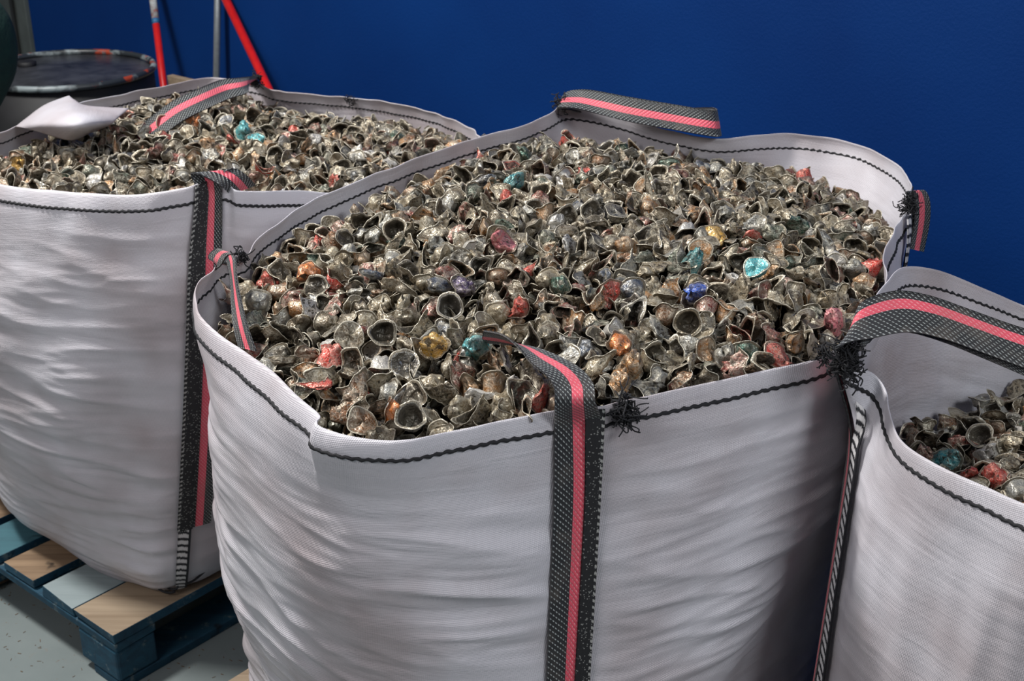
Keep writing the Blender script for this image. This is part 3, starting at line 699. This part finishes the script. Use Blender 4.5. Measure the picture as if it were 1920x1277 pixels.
# eye-catching capsules: bag, photo x, y, colour, kind, label
ACC = [
 ('mid', 1303, 558, 'blue', 'crushed', 'bright blue crushed capsule, the only one so blue in the middle bag'),
 ('mid', 965, 347, 'teal', 'crushed', 'dark teal capsule near the back left of the middle heap, uppermost teal one'),
 ('mid', 1300, 497, 'teal', 'crushed', 'teal capsule just above the bright blue one in the middle bag'),
 ('mid', 1420, 515, 'turquoise', 'lidded', 'pale turquoise capsule to the right of the bright blue one in the middle bag'),
 ('mid', 1487, 428, 'dark green', 'crushed', 'dark green capsule toward the right of the middle heap'),
 ('mid', 1340, 443, 'yellow', 'flat', 'yellow-orange flattened capsule in the upper right part of the middle heap'),
 ('mid', 580, 520, 'orange', 'crushed', 'orange capsule with white flecks at the left side of the middle heap'),
 ('mid', 815, 655, 'yellow', 'crushed', 'mustard yellow crumpled capsule left of the loop tip of the middle bag'),
 ('mid', 1168, 655, 'orange', 'crushed', 'vivid orange capsule just right of the loop lying over the middle bag'),
 ('mid', 1182, 688, 'orange-brown', 'crushed', 'orange-brown capsule directly below the vivid orange one, right of the loop'),
 ('mid', 742, 778, 'orange', 'crushed', 'rusty orange capsule close to the front hem of the middle bag'),
 ('mid', 610, 732, 'red', 'pinched', 'red pinched capsule beside the notch of the middle bag front-left hem'),
 ('mid', 946, 462, 'pink', 'crushed', 'pinkish red capsule at the centre of the middle heap'),
 ('mid', 968, 585, 'red', 'crushed', 'red and white crumpled capsule just above the loop of the middle bag'),
 ('mid', 842, 585, 'white', 'ring', 'chalk white round capsule with a red fleck above left of the loop tip'),
 ('mid', 872, 552, 'purple', 'crushed', 'dark purple capsule beside the chalk white one in the middle heap'),
 ('mid', 822, 545, 'blue-grey', 'crushed', 'blue-grey capsule left of the dark purple one in the middle heap'),
 ('mid', 1150, 560, 'red', 'flat', 'red capsule under a folded rim, left of the bright blue one'),
 ('mid', 1465, 668, 'red', 'flat', 'red and white flattened capsule by the right end of the front hem'),
 ('mid', 1632, 512, 'red', 'crushed', 'red capsule with white scratches at the right side of the middle heap'),
 ('mid', 1560, 612, 'pink', 'crushed', 'pale pink capsule next to the corner of the right bag'),
 ('mid', 1312, 480, 'orange-brown', 'lidded', 'orange-brown lidded capsule above the teal pair in the middle bag'),
 ('mid', 487, 572, 'silver-grey', 'lidded', 'silver domed capsule near the left strap of the middle bag'),
 ('mid', 656, 640, 'grey-brown', 'lidded', 'grey capsule showing its flat round lid in the left front of the middle heap'),
 ('mid', 718, 636, 'dark grey', 'ring', 'round open capsule with a dark mouth, right of the flat grey lid'),
 ('mid', 742, 440, 'grey-brown', 'ring', 'round open capsule facing the viewer in the upper left of the middle heap'),
 ('mid', 770, 795, 'dark grey', 'ring', 'open dark-mouthed capsule at the front hem of the middle bag, beside the rusty orange one'),
 ('mid', 1290, 612, 'tan', 'ring', 'tan open capsule below the bright blue one in the middle bag'),
 ('mid', 890, 660, 'teal', 'crushed', 'dark teal capsule tucked under the tip of the loop'),
 ('mid', 1050, 540, 'dark green', 'crushed', 'greenish capsule right of the centre red one in the middle heap'),
 ('left', 458, 254, 'turquoise', 'crushed', 'turquoise capsule in the left bag, the upper of two side by side'),
 ('left', 482, 266, 'turquoise', 'crushed', 'turquoise-ended capsule in the left bag, lower right of its twin'),
 ('left', 432, 273, 'red', 'flat', 'red and white capsule left of the turquoise pair in the left bag'),
 ('left', 364, 230, 'orange', 'crushed', 'bright orange capsule in the left bag below the back strap'),
 ('left', 308, 238, 'red', 'ring', 'red-mouthed capsule left of the bright orange one in the left bag'),
 ('left', 36, 315, 'yellow', 'crushed', 'yellow capsule at the far left end of the left bag'),
 ('left', 395, 280, 'orange-brown', 'crushed', 'orange-brown capsule below the red and white one in the left bag'),
 ('right', 1818, 893, 'red', 'crushed', 'red capsule just inside the front hem of the right bag'),
 ('right', 1862, 897, 'red', 'flat', 'second red capsule of the right bag, nearer the edge of the picture'),
 ('right', 1772, 872, 'teal', 'flat', 'small teal capsule at the front left of the right bag heap'),
 ('right', 1850, 853, 'white', 'crushed', 'shiny pale silver capsule in the right bag above the red one'),
 ('right', 1838, 828, 'silver-grey', 'ring', 'silver open-mouthed capsule in the right bag at the edge of the shade'),
]
VIEW = np.array([0, 0, CAMZ])
for hi, (nm, bag, caps, poly, zfun, dark) in enumerate(HEAPS):
    for c in caps:
        p, layer = c; k = rng.integers(len(SH)); c += [int(k), BULK[rng.integers(len(BULK))], rand_rot(), None]
    for (b_, x, y, tint, kind, lab) in [a for a in ACC if a[0] == nm]:
        # where the line of sight meets the heap
        d = at(x, y, 0) - VIEW; hit = None
        for t in np.linspace(.3, 1, 1500):
            q = VIEW + d * t
            if q[2] < zfun(q[None, :2])[0] + .008: hit = q; break
        if hit is None: continue
        caps[:] = [c for c in caps if not (c[1] == 0 and c[5] is None and (np.linalg.norm(c[0][:2] - hit[:2]) < .021 or np.linalg.norm(c[0][:2] - hit[:2] - (VIEW - hit)[:2] / np.linalg.norm((VIEW - hit)[:2]) * .024) < .017))]
        kk = [i for i, k in enumerate(KINDS) if k == kind]
        vdir = VIEW - hit; vdir /= np.linalg.norm(vdir)
        if kind in ('ring', 'lidded') and 'domed' not in lab: R_ = face_rot(vdir + rng.normal(0, .22, 3) + [0, 0, .3], rng.uniform(0, 6))
        else: R_ = face_rot(-vdir + rng.normal(0, .45, 3) - [0, 0, .3], rng.uniform(0, 6))
        hit = hit + np.array([0, 0, .007])
        caps.append([hit, 0, int(kk[rng.integers(len(kk))]), tint, R_, lab])

# pick the 300 that show largest as things of their own
cand = []
rim_line = {h[0]: None for h in HEAPS}
for hi, h in enumerate(HEAPS):
    for ci, c in enumerate(h[2]):
        if c[1] != 0: continue
        x, y, dep = proj(c[0])
        if not (8 < x < 1912 and 8 < y < 1269): continue
        if h[0] == 'right' and (x < 1700): continue
        if h[0] == 'right' and y > 820 + (x - 1690) * .55: continue
        cand.append((0 if c[5] else 1, dep, hi, ci))
cand.sort(); chosen = {(a[2], a[3]) for a in cand[:300]}
LM = [(1303, 558, 'the bright blue capsule'), (815, 655, 'the mustard yellow capsule'), (1168, 655, 'the vivid orange capsule'), (742, 778, 'the rusty orange capsule'),
      (610, 732, 'the red pinched capsule'), (968, 585, 'the red and white capsule'), (842, 585, 'the chalk white capsule'), (580, 520, 'the flecked orange capsule'), (1560, 612, 'the pale pink capsule'),
      (1465, 668, 'the flattened red capsule'), (656, 640, 'the flat grey lid'), (890, 632, 'the tip of the loop'), (1060, 690, 'the bend of the loop'), (602, 790, 'the hem notch'), (475, 650, 'the left strap end'),
      (1290, 612, 'the tan open capsule'), (1340, 712, 'the middle of the right front hem'), (830, 810, 'the middle of the left front hem'), (946, 462, 'the pinkish centre capsule'), (1420, 515, 'the pale turquoise capsule')]
LMR = [(1818, 893, 'the right bag red capsule'), (1772, 872, 'the right bag teal capsule'), (1850, 853, 'the right bag silver capsule')]
lab_count = {}; lab_list = []
def where_label(nm, kd, tint, p):
    x, y, dep = proj(p); L = LMR if nm == 'right' else LM
    if nm == 'left': L = [(458, 254, 'the turquoise pair')]
    l = min(L, key=lambda q: (q[0] - x) ** 2 + (q[1] - y) ** 2); dx, dy = x - l[0], y - l[1]; r = math.hypot(dx, dy)
    a = (math.degrees(math.atan2(-dy, dx)) + 360 + 22.5) % 360
    dr = ['right of', 'upper right of', 'above', 'upper left of', 'left of', 'lower left of', 'below', 'lower right of'][int(a // 45)]
    near = 'touching, ' if r < 34 else 'just ' if r < 75 else 'well '
    shp = {'ring': 'open round', 'lidded': 'round lidded', 'flat': 'flattened', 'pinched': 'narrow pinched', 'crushed': 'crumpled'}[kd]
    return shp, tint, near, dr, l[2], r
fx = 1060
for hi, (nm, bag, caps, poly, zfun, dark) in enumerate(HEAPS):
    Vs, Fs, Ts, Zs, Ms = [], [], [], [], []; base = 0
    for ci, (p, layer, k, tint, R_, lab) in enumerate(caps):
        V, Fa, zn, fr_ = SH[k]
        if (hi, ci) in chosen:
            o = capsule_object(k, tint); o.location = p
            from mathutils import Matrix
            o.rotation_mode = 'QUATERNION'; o.rotation_quaternion = Matrix(R_.tolist()).to_quaternion()
            if lab: tag(o, lab, 'coffee capsule', f'crushed coffee capsules in the {nm if nm != "mid" else "middle"} bag')
            else:
                lab_list.append((o, nm, where_label(nm, KINDS[k], tint, p)))
            continue
        V2 = V @ R_.T + p; Vs.append(V2); Fs.append(Fa + base); base += len(V)
        Ts.append(tint4(tint, len(V))); Zs.append(zn); Ms.append(fr_.astype(int))
    me = raw_mesh('capsule_heap', np.vstack(Vs), np.vstack(Fs), np.vstack(Ts), np.concatenate(Zs), [M['capsule'], M['rim']], np.concatenate(Ms))
    o = bpy.data.objects.new('capsule_heap', me); C.objects.link(o)
    tag(o, {'mid': 'grey-brown heap of small crushed coffee capsules filling the middle bag', 'left': 'grey-brown heap of crushed coffee capsules filling the left bag',
            'right': 'shaded lower heap of crushed coffee capsules inside the right bag'}[nm], 'capsule heap', None, 'stuff')
    meshobj('heap_gap_shade', dark[0], dark[1], M['coffee'], o, True)  # dark sheet that paints the shade below the capsules

by = {}
for o, nm, w in lab_list: by.setdefault(f'{w[0]} {w[1]} capsule {w[2]}{w[3]} {w[4]}', []).append((w[5], o, nm))
for lb, L in by.items():
    L.sort(key=lambda q: q[0])
    for i, (r, o, nm) in enumerate(L):
        t = lb.replace('touching, ', '') if 'touching, ' not in lb else lb.replace('capsule touching, ', 'capsule next to and ')
        if len(L) > 1: t = ('nearer ' if i == 0 else 'farther ' if i == 1 and len(L) == 2 else ['', 'second nearest ', 'third nearest ', 'fourth nearest ', 'fifth nearest '][min(i, 4)]) + t
        tag(o, t, 'coffee capsule', f'crushed coffee capsules in the {nm if nm != "mid" else "middle"} bag')

# ------------------------------------------------------------------ straps of the middle bag
def arr(*a): return np.array(a, float)
def ztop(bag, t): return bag.smooth(t, 0.0)
PER = 3.3
# front corner: sewn down the corner, loop flopped back over the heap
tF = .25
p0 = bagM.smooth(tF, 0)
def wv(a, b, c): return arr(a, b * SP + c * CP, b * CP - c * SP)
rows = [(at(1078, 752, 1.045) + arr(0, -.004, 0), wv(1, .03, .1)), (at(1075, 722, 1.060), wv(.95, .06, .25)), (at(1053, 695, 1.070), wv(.85, .14, .5)),
        (at(1016, 672, 1.074), wv(.52, .22, .8)), (at(982, 651, 1.076), wv(.25, .03, .95)), (at(944, 637, 1.074), wv(.02, -.24, .97)), (at(905, 631, 1.060), wv(-.08, -.30, .95))]
def corner_strap(bag, root, t, s_bot, rows, **k): return strap(bag, root, t, .02, s_bot, rows, **k)
corner_strap(bagM, rM, tF, .97, rows, width=.053, perim=PER)
strap(bagM, rM, tF + .0060, .0, .97, None, width=.017, perim=PER, mat=M['overlock'], name='corner_seam', off=.010)
tuft(rM, bagM.smooth(tF + .0165, .012) + arr(0, -.012, .0), .022, 70)
# left corner loop, dropping inside
a = at(424, 474, 1.07)
rows = [(at(404, 492, 1.055), (.5, -.8, .1)), (at(414, 474, 1.075), (.6, -.75, .1)), (at(430, 478, 1.078), (.55, -.8, .1)), (at(438, 520, 1.062), wv(.38, -.15, -.9)), (at(444, 570, 1.045), wv(.5, -.12, -.85)), (at(452, 615, 1.03), wv(.6, -.1, -.8)), (at(464, 655, 1.01), wv(.65, -.1, -.75))]
corner_strap(bagM, rM, 0.0, .97, rows, width=.050, perim=PER)
tuft(rM, at(450, 480, 1.05), .016, 30)
# back corner: loop lying out behind to the right
rows = [(at(1052, 190, 1.135), (.25, .9, .25)), (at(1082, 186, 1.145), (.1, .9, .45)), (at(1120, 192, 1.145), (-.15, .8, .7)), (at(1180, 205, 1.14), (-.1, .75, .75)), (at(1260, 219, 1.13), (-.1, .7, .75)), (at(1340, 232, 1.118), (-.1, .7, .75)),
        (at(1346, 236, 1.10) + arr(0, .05, 0), (-.1, .7, .75)), (at(1300, 240, 1.07) + arr(0, .07, 0), (-.1, .7, .75))]
corner_strap(bagM, rM, .75, .97, rows, width=.060, perim=PER, uvflip=True)
tuft(rM, at(1050, 195, 1.13), .018, 30)
# right corner
q = bagM.smooth(.5, 0)
rows = [(q + arr(.000, 0, .012), wv(.6, .2, .8)), (q + arr(.004, .004, .026), wv(.8, .1, .6)), (q + arr(.014, .004, .010), wv(.85, .0, .5)), (q + arr(.020, .006, -.03), wv(.85, -.1, .5)), (q + arr(.020, .010, -.09), wv(.8, -.1, .6))]
corner_strap(bagM, rM, .505, .97, rows, width=.050, perim=PER)
strap(bagM, rM, .4875, .0, .97, None, width=.022, perim=PER, mat=M['ladder'], name='corner_seam', off=.008)
tuft(rM, q + arr(-.012, -.02, .005), .02, 60)

# ------------------------------------------------------------------ straps of the left bag
q = bagL.smooth(.25, 0)
rows = [(at(388, 328, 1.098), (1, .05, 0)), (at(400, 322, 1.105), (.9, .4, 0)), (at(418, 326, 1.100), (.75, .7, .1)), (at(440, 340, 1.085), (.7, .75, .1)), (at(455, 356, 1.06), (.7, .75, .1))]
strap(bagL, rL, .252, .02, .80, rows, width=.060, perim=3.5)
strap(bagL, rL, .2448, .0, .80, None, width=.028, perim=3.5, mat=M['overlockl'], name='corner_seam', off=.010)
strap(bagL, rL, .2448, .795, .985, None, width=.024, perim=3.5, mat=M['ladder'], name='corner_seam', off=.009)
m = MB(); c = bagL.smooth(.2448, .985)
for r0, ang in ((.028, 0), (.020, 1.2)):
    th = np.linspace(0, 5.2, 22); m.tube(np.stack([c[0] - .01 + r0 * np.cos(th + ang) - .01, c[1] - .01 + .012 * np.sin(th), c[2] + .01 + r0 * .6 * np.sin(th + ang)], 1), .0028, 6)
m.tube(catmull([c, c + arr(.03, -.005, .012), c + arr(.07, .03, .03), c + arr(.12, .08, .02)], 20), .0025, 6)
m.build('loose_thread', M['thread'], rL, True)
# back corner strap, folded forward and down into the bag
rows = [(at(478, 150, 1.05), (.4, .9, .1)), (at(455, 160, 1.075), (-.45, .8, .35)), (at(420, 168, 1.075), (-.45, .75, .5)), (at(380, 185, 1.072), (-.45, .7, .5)), (at(335, 207, 1.055), (-.5, .7, .5)), (at(300, 232, 1.03), (-.5, .7, .5)), (at(262, 262, .99), (-.5, .7, .5))]
strap(bagL, rL, .75, .02, .97, rows, width=.066, perim=3.5)
tuft(rL, at(480, 152, 1.05), .018, 40)
q = bagL.smooth(.5, 0); tuft(rL, at(655, 188, 1.02), .013, 18)
for tt in (0.0, .5): strap(bagL, rL, tt, .02, .97, [(bagL.smooth(tt, 0) + arr(0, 0, .012), (0, 1, 0)), (bagL.smooth(tt, 0) + arr(.02 if tt == 0 else -.02, 0, -.02), (0, 1, 0)), (bagL.smooth(tt, 0) + arr(.03 if tt == 0 else -.03, 0, -.10), (0, 1, 0))], width=.06, perim=3.5)

# ------------------------------------------------------------------ straps of the right bag
q = bagR.smooth(0, 0)
rows = [(at(1583, 640, 1.085), (.6, .8, .0)), (at(1600, 612, 1.105), (.3, .8, .35)), (at(1630, 597, 1.112), (.05, .7, .6)), (at(1690, 584, 1.116), (-.1, .65, .7)), (at(1750, 593, 1.111), (-.15, .6, .75)),
        (at(1820, 617, 1.098), (-.15, .6, .75)), (at(1900, 646, 1.084), (-.15, .6, .75)), (at(2000, 680, 1.07), (-.1, .6, .75)), (at(2100, 730, 1.05), (0, .6, .7)), (at(2200, 800, 1.03), (.2, .6, .6)), ((1.0, 1.25, .99), (.5, .6, .3)), ((1.03, 1.08, .97), (.7, .6, 0))]
strap(bagR, rR, -.008, .015, .97, rows, width=.060, perim=3.3, dens=12, mat=mat_strap(.56, .80, 'striped_webbing_far_stripe'))
strap(bagR, rR, .0135, .0, .97, None, width=.024, perim=3.3, mat=M['ladder'], name='corner_seam', off=.010)
m = MB()
rows2 = [(at(1612, 640, 1.085), (.2, .8, .3)), (at(1640, 612, 1.095), (.1, .75, .5)), (at(1690, 600, 1.10), (-.1, .65, .7)), (at(1760, 618, 1.09), (-.15, .6, .75)), (at(1840, 650, 1.075), (-.15, .6, .75)), (at(1920, 684, 1.06), (-.15, .6, .75)), (at(2030, 732, 1.04), (-.1, .6, .75)), (at(2120, 790, 1.02), (0, .6, .7))]
strap(bagR, rR, 0, 0, .02, rows2, width=.034, perim=3.3, n_surf=2, mat=mat_strap(2, 3, 'dark_webbing_underside'), name='strap_underside')
tuft(rR, at(1582, 672, 1.06) + arr(0, -.01, 0), .026, 110)
tuft(rR, at(1545, 660, 1.05) + arr(0, -.01, 0), .014, 20, dirn=(-1, 0, 0))
for tt in (.25, .5, .75): strap(bagR, rR, tt, .02, .97, [(bagR.smooth(tt, 0) + arr(0, 0, .012), (.7, .7, 0))], width=.07, perim=3.3)

# white flap turned over the left bag's rim
pts = [[(30, 238, 1.035), (60, 243, 1.04), (130, 262, 1.03), (165, 250, 1.02)],
       [(50, 222, 1.05), (90, 230, 1.07), (150, 236, 1.075), (205, 234, 1.05)],
       [(85, 197, 1.06), (115, 205, 1.085), (160, 215, 1.085), (225, 218, 1.055)],
       [(130, 180, 1.065), (140, 188, 1.08), (165, 199, 1.07), (242, 204, 1.05)]]
G = np.array([[at(*p) for p in r] for r in pts]); G = catmull(G, 24); G = catmull(G.transpose(1, 0, 2), 24).transpose(1, 0, 2)
fuv = np.stack(np.meshgrid(np.linspace(0, .25, 24), np.linspace(0, .2, 24), indexing='ij'), -1).reshape(-1, 2)
o = meshobj('turned_flap', G.reshape(-1, 3), grid_faces(24, 24), M['fabric'], rL, True, fuv); so = o.modifiers.new('thickness', 'SOLIDIFY'); so.thickness = .0016

# ------------------------------------------------------------------ pallets
def pallet(corner, e_len, n_len, label, mats, angle=None):
    """corner: nearest corner; boards on top run away from the viewer (towards the wall)"""
    e = -EX; nn = NX
    root = empty('wooden_pallet', (corner[0], corner[1], 0)); tag(root, label, 'pallet', 'blue wooden pallets under the bulk bags')
    c = arr(corner[0], corner[1], 0); z = arr(0, 0, 1)
    xpos = 0.0
    for i, (w, gap, mt) in enumerate(mats):
        m = MB(); m.box(c + e * xpos + z * .1225, e * w, nn * n_len, z * .0215, .0012); tb = m.build('top_board', M[mt], root); tb.data.materials.append(M['woodb'])
        for pl in tb.data.polygons: pl.material_index = 0 if abs(pl.normal.z) > .5 else 1
        bv = tb.modifiers.new('bevel', 'BEVEL'); bv.width = .002; bv.segments = 2; bv.material = -1
        xpos += w + gap
    for k in range(3):
        n0 = k * (n_len - .10) / 2
        m = MB(); m.box(c + nn * n0 + z * .1, e * e_len, nn * .10, z * .0215, .0008); m.build('stringer_board', M['woodb'], root, bevel=.003)
        for j in range(3):
            m = MB(); m.box(c + nn * n0 + e * (.002 + j * (e_len - .145) / 2) + z * .022, e * .14, nn * .098, z * .077); m.build('block', M['woodb'], root, bevel=.006)
    for k in range(3):
        m = MB(); m.box(c + e * (.002 + k * (e_len - .10) / 2), e * .10, nn * n_len, z * .0215, .0008); m.build('bottom_board', M['wood2' if k == 1 else 'woodb'], root, bevel=.003)
    return root
cor = at(213, 1192, .144)
pallet(cor, 1.2, 1.0, 'blue pallet with bare and painted top boards under the left bag', [(.145, .003, 'wood'), (.12, .035, 'woodg'), (.12, .03, 'wood2'), (.12, .03, 'woodt'), (.12, .03, 'wood2'), (.12, .03, 'woodg'), (.12, .03, 'wood'), (.12, 0, 'woodb')])
pallet(arr(.05, 1.36, 0) - NX * .015 + EX * .075, 1.0, 1.0, 'pallet almost hidden under the middle bag, one pale board end showing', [(.12, .03, 'wood')] * 6 + [(.1, 0, 'wood')])
pallet(arr(1.12, .98, 0) + EX * .13 - NX * .02, 1.0, 1.0, 'hidden pallet under the right bag', [(.12, .03, 'wood')] * 6 + [(.1, 0, 'wood')])

# ------------------------------------------------------------------ drum, tools, bundle
dc = at(120, 126, .88)
root = empty('steel_drum', (dc[0], dc[1], 0)); tag(root, 'black steel drum with a closed lid and paint-stained rim, behind the left bag', 'drum')
m = MB(); prof = [(.0, .0), (.285, 0), (.29, .01), (.285, .02), (.285, .29), (.291, .30), (.285, .31), (.285, .58), (.291, .59), (.285, .60), (.283, .86), (.0, .865)]
m.lathe(prof, (dc[0], dc[1], 0), 72); m.build('shell', M['drum'], root, True)
m = MB(); m.lathe([(.278, .862), (.270, .866), (.12, .868), (.0, .868)], (dc[0], dc[1], 0), 72); ld = m.build('lid', M['lid'], root, True)
def mat_rim():
    m, nt, b = newmat('stained_drum_rim'); v = objco(nt); n = noise(nt, 9, 4, .6, v); n2 = noise(nt, 16, 4, .6, v)
    c = mixc(nt, ramp(nt, n.outputs[0], [(.50, (0, 0, 0)), (.60, (1, 1, 1))]), (.02, .024, .028), (.24, .28, .29))
    c = mixc(nt, ramp(nt, n2.outputs[0], [(.57, (0, 0, 0)), (.63, (1, 1, 1))]), c, (.30, .04, .015))
    nt.links.new(c, b.inputs['Base Color']); b.inputs['Roughness'].default_value = .4; return m
m = MB(); th = np.linspace(0, 2 * math.pi, 97); m.tube(np.stack([dc[0] + .284 * np.cos(th), dc[1] + .284 * np.sin(th), .872 + 0 * th], 1), .0105, 12, False); m.build('rim', mat_rim(), root, True)
bolt = MB(); bolt.lathe([(.0, .868), (.03, .868), (.032, .880), (.022, .884), (0, .884)][1:], (dc[0] - .15, dc[1] + .08, 0), 24); bolt.build('bung', M['drum'], ld, True)

def wall_pt(x, y, gap):
    u = (x - 960) / F; v = (638.5 - y) / F; d = np.array([u, CP + v * SP, -SP + v * CP]); return arr(0, 0, CAMZ) + d * ((WN - gap) / np.dot(d, NX))
def pole(name, label, xa, ya, xb, yb, g_top, g_low, r, mat, head_n, head_label=None):
    """handle from a floor-standing head up to the wall; a, b = points on it in the photo"""
    A = wall_pt(xa, ya, g_top); B = wall_pt(xb, yb, g_low); d = (A - B) / np.linalg.norm(A - B)
    bot = B - d * ((B[2] - .05) / d[2]); k = (WN - r - .004 - np.dot(B, NX)) / max(1e-3, np.dot(d, NX)); top = B + d * min(k, 1.25)
    root = empty(name, (bot[0], bot[1], 0)); tag(root, label, 'broom' if 'broom' in name else 'squeegee' if 'squeegee' in name else 'pole', 'long-handled tools leaning on the blue wall')
    m = MB(); m.tube([bot, top], r, 18); h = m.build('handle', mat, root, True)
    m = MB(); m.box(arr(bot[0], bot[1], .045) - EX * .075 - NX * .025, EX * .15, NX * .05, arr(0, 0, .035)); hd = m.build('head', M['wood'], root, bevel=.006)
    m = MB(); m.box(arr(bot[0], bot[1], 0.0) - EX * .072 - NX * .023, EX * .144, NX * .046, arr(0, 0, .05)); m.build('bristles', M['bristle'], hd)
    return root, A, B, d
def mat_label():
    m, nt, b = newmat('worn_white_sticker'); v = objco(nt); n = noise(nt, 45, 4, .7, v); n2 = noise(nt, 20, 2, .5, v)
    c = ramp(nt, n.outputs[0], [(.40, (.50, .52, .52)), (.56, (.30, .24, .23)), (.62, (.50, .10, .08))])
    nt.links.new(c, b.inputs['Base Color']); b.inputs['Roughness'].default_value = .5; return m
root, A, B, d = pole('push_broom', 'red broom handle with a worn white and blue sticker, just right of the drum', 287, 0, 306, 154, .10, .20, .0135, M['red'], 0)
s0 = wall_pt(293, 47, .125); t_ = np.dot(s0 - B, d); s0 = B + d * t_
m = MB(); m.tube([s0 + d * .022, s0 + d * .24], .0141, 18); m.build('sticker', mat_label(), root, True)
m = MB(); m.tube([s0, s0 + d * .021], .0142, 18); m.build('sticker', simple('blue_sticker_band', (.03, .16, .34), .5), root, True)
pole('squeegee', 'slim silver aluminium handle standing between two red handles', 408, 0, 406, 140, .05, .068, .0125, M['silver'], 0)
pole('push_broom', 'plain red handle slanting down to the right, beside the silver one', 424, 0, 503, 166, .05, .13, .0155, M['red'], 0)
# a wooden board end showing over the left bag's rim
a_, b_ = wall_pt(314, 154, .52), wall_pt(388, 146, .52)
m = MB(); dd = (b_ - a_); m.box(arr(a_[0], a_[1], 0) , arr(dd[0], dd[1], 0), NX * .025, arr(0, 0, (a_[2] + b_[2]) / 2)); o = m.build('wooden_board', M['wood'], None, bevel=.002)
tag(o, 'pale wooden board whose top edge shows behind the rim of the left bag', 'board')
# dark green bundle at the left edge
c = at_y(-117, 92, 3.6); sg = 48; V = []; rings = [(-1, .12), (-.95, .15), (-.6, .14), (-.3, .115), (-.2, .12), (-.15, .15), (-.08, .187), (0, .20), (.08, .187), (.14, .15), (.18, .09), (.20, .005)]
zz = c[2]; rr = catmull([(z, r) for z, r in rings], 60)
for z, r in rr:
    for k in range(sg):
        a = 2 * math.pi * k / sg; w = 1 + .03 * math.sin(3 * a + z * 6) + .02 * math.sin(7 * a - z * 9); V.append((c[0] + r * w * math.cos(a), c[1] + r * w * math.sin(a), zz + z if z > -.3 else (zz - .3) * (z + 1) / .7))
o = meshobj('cloth_bundle', V, [(i * sg + k, i * sg + (k + 1) % sg, (i + 1) * sg + (k + 1) % sg, (i + 1) * sg + k) for i in range(59) for k in range(sg)], M['green'], None, True)
tag(o, 'dark green rounded cloth bundle cut off by the left edge in front of the drum', 'bundle')

# crumbs on the floor
m = MB()
for _ in range(140):
    p = at(rng.uniform(-20, 470), rng.uniform(1080, 1277), 0); a = rng.uniform(0, 6.3); L = rng.uniform(.002, .009); w = rng.uniform(.0008, .002)
    dx = arr(math.cos(a), math.sin(a), 0); dy = arr(-math.sin(a), math.cos(a), 0); m.box(p, dx * L, dy * w, arr(0, 0, .001))
tag(m.build('floor_crumbs', simple('wood_crumbs', (.13, .085, .05), .9), None), 'brown crumbs and splinters scattered on the grey floor by the pallet', 'crumbs', None, 'stuff')
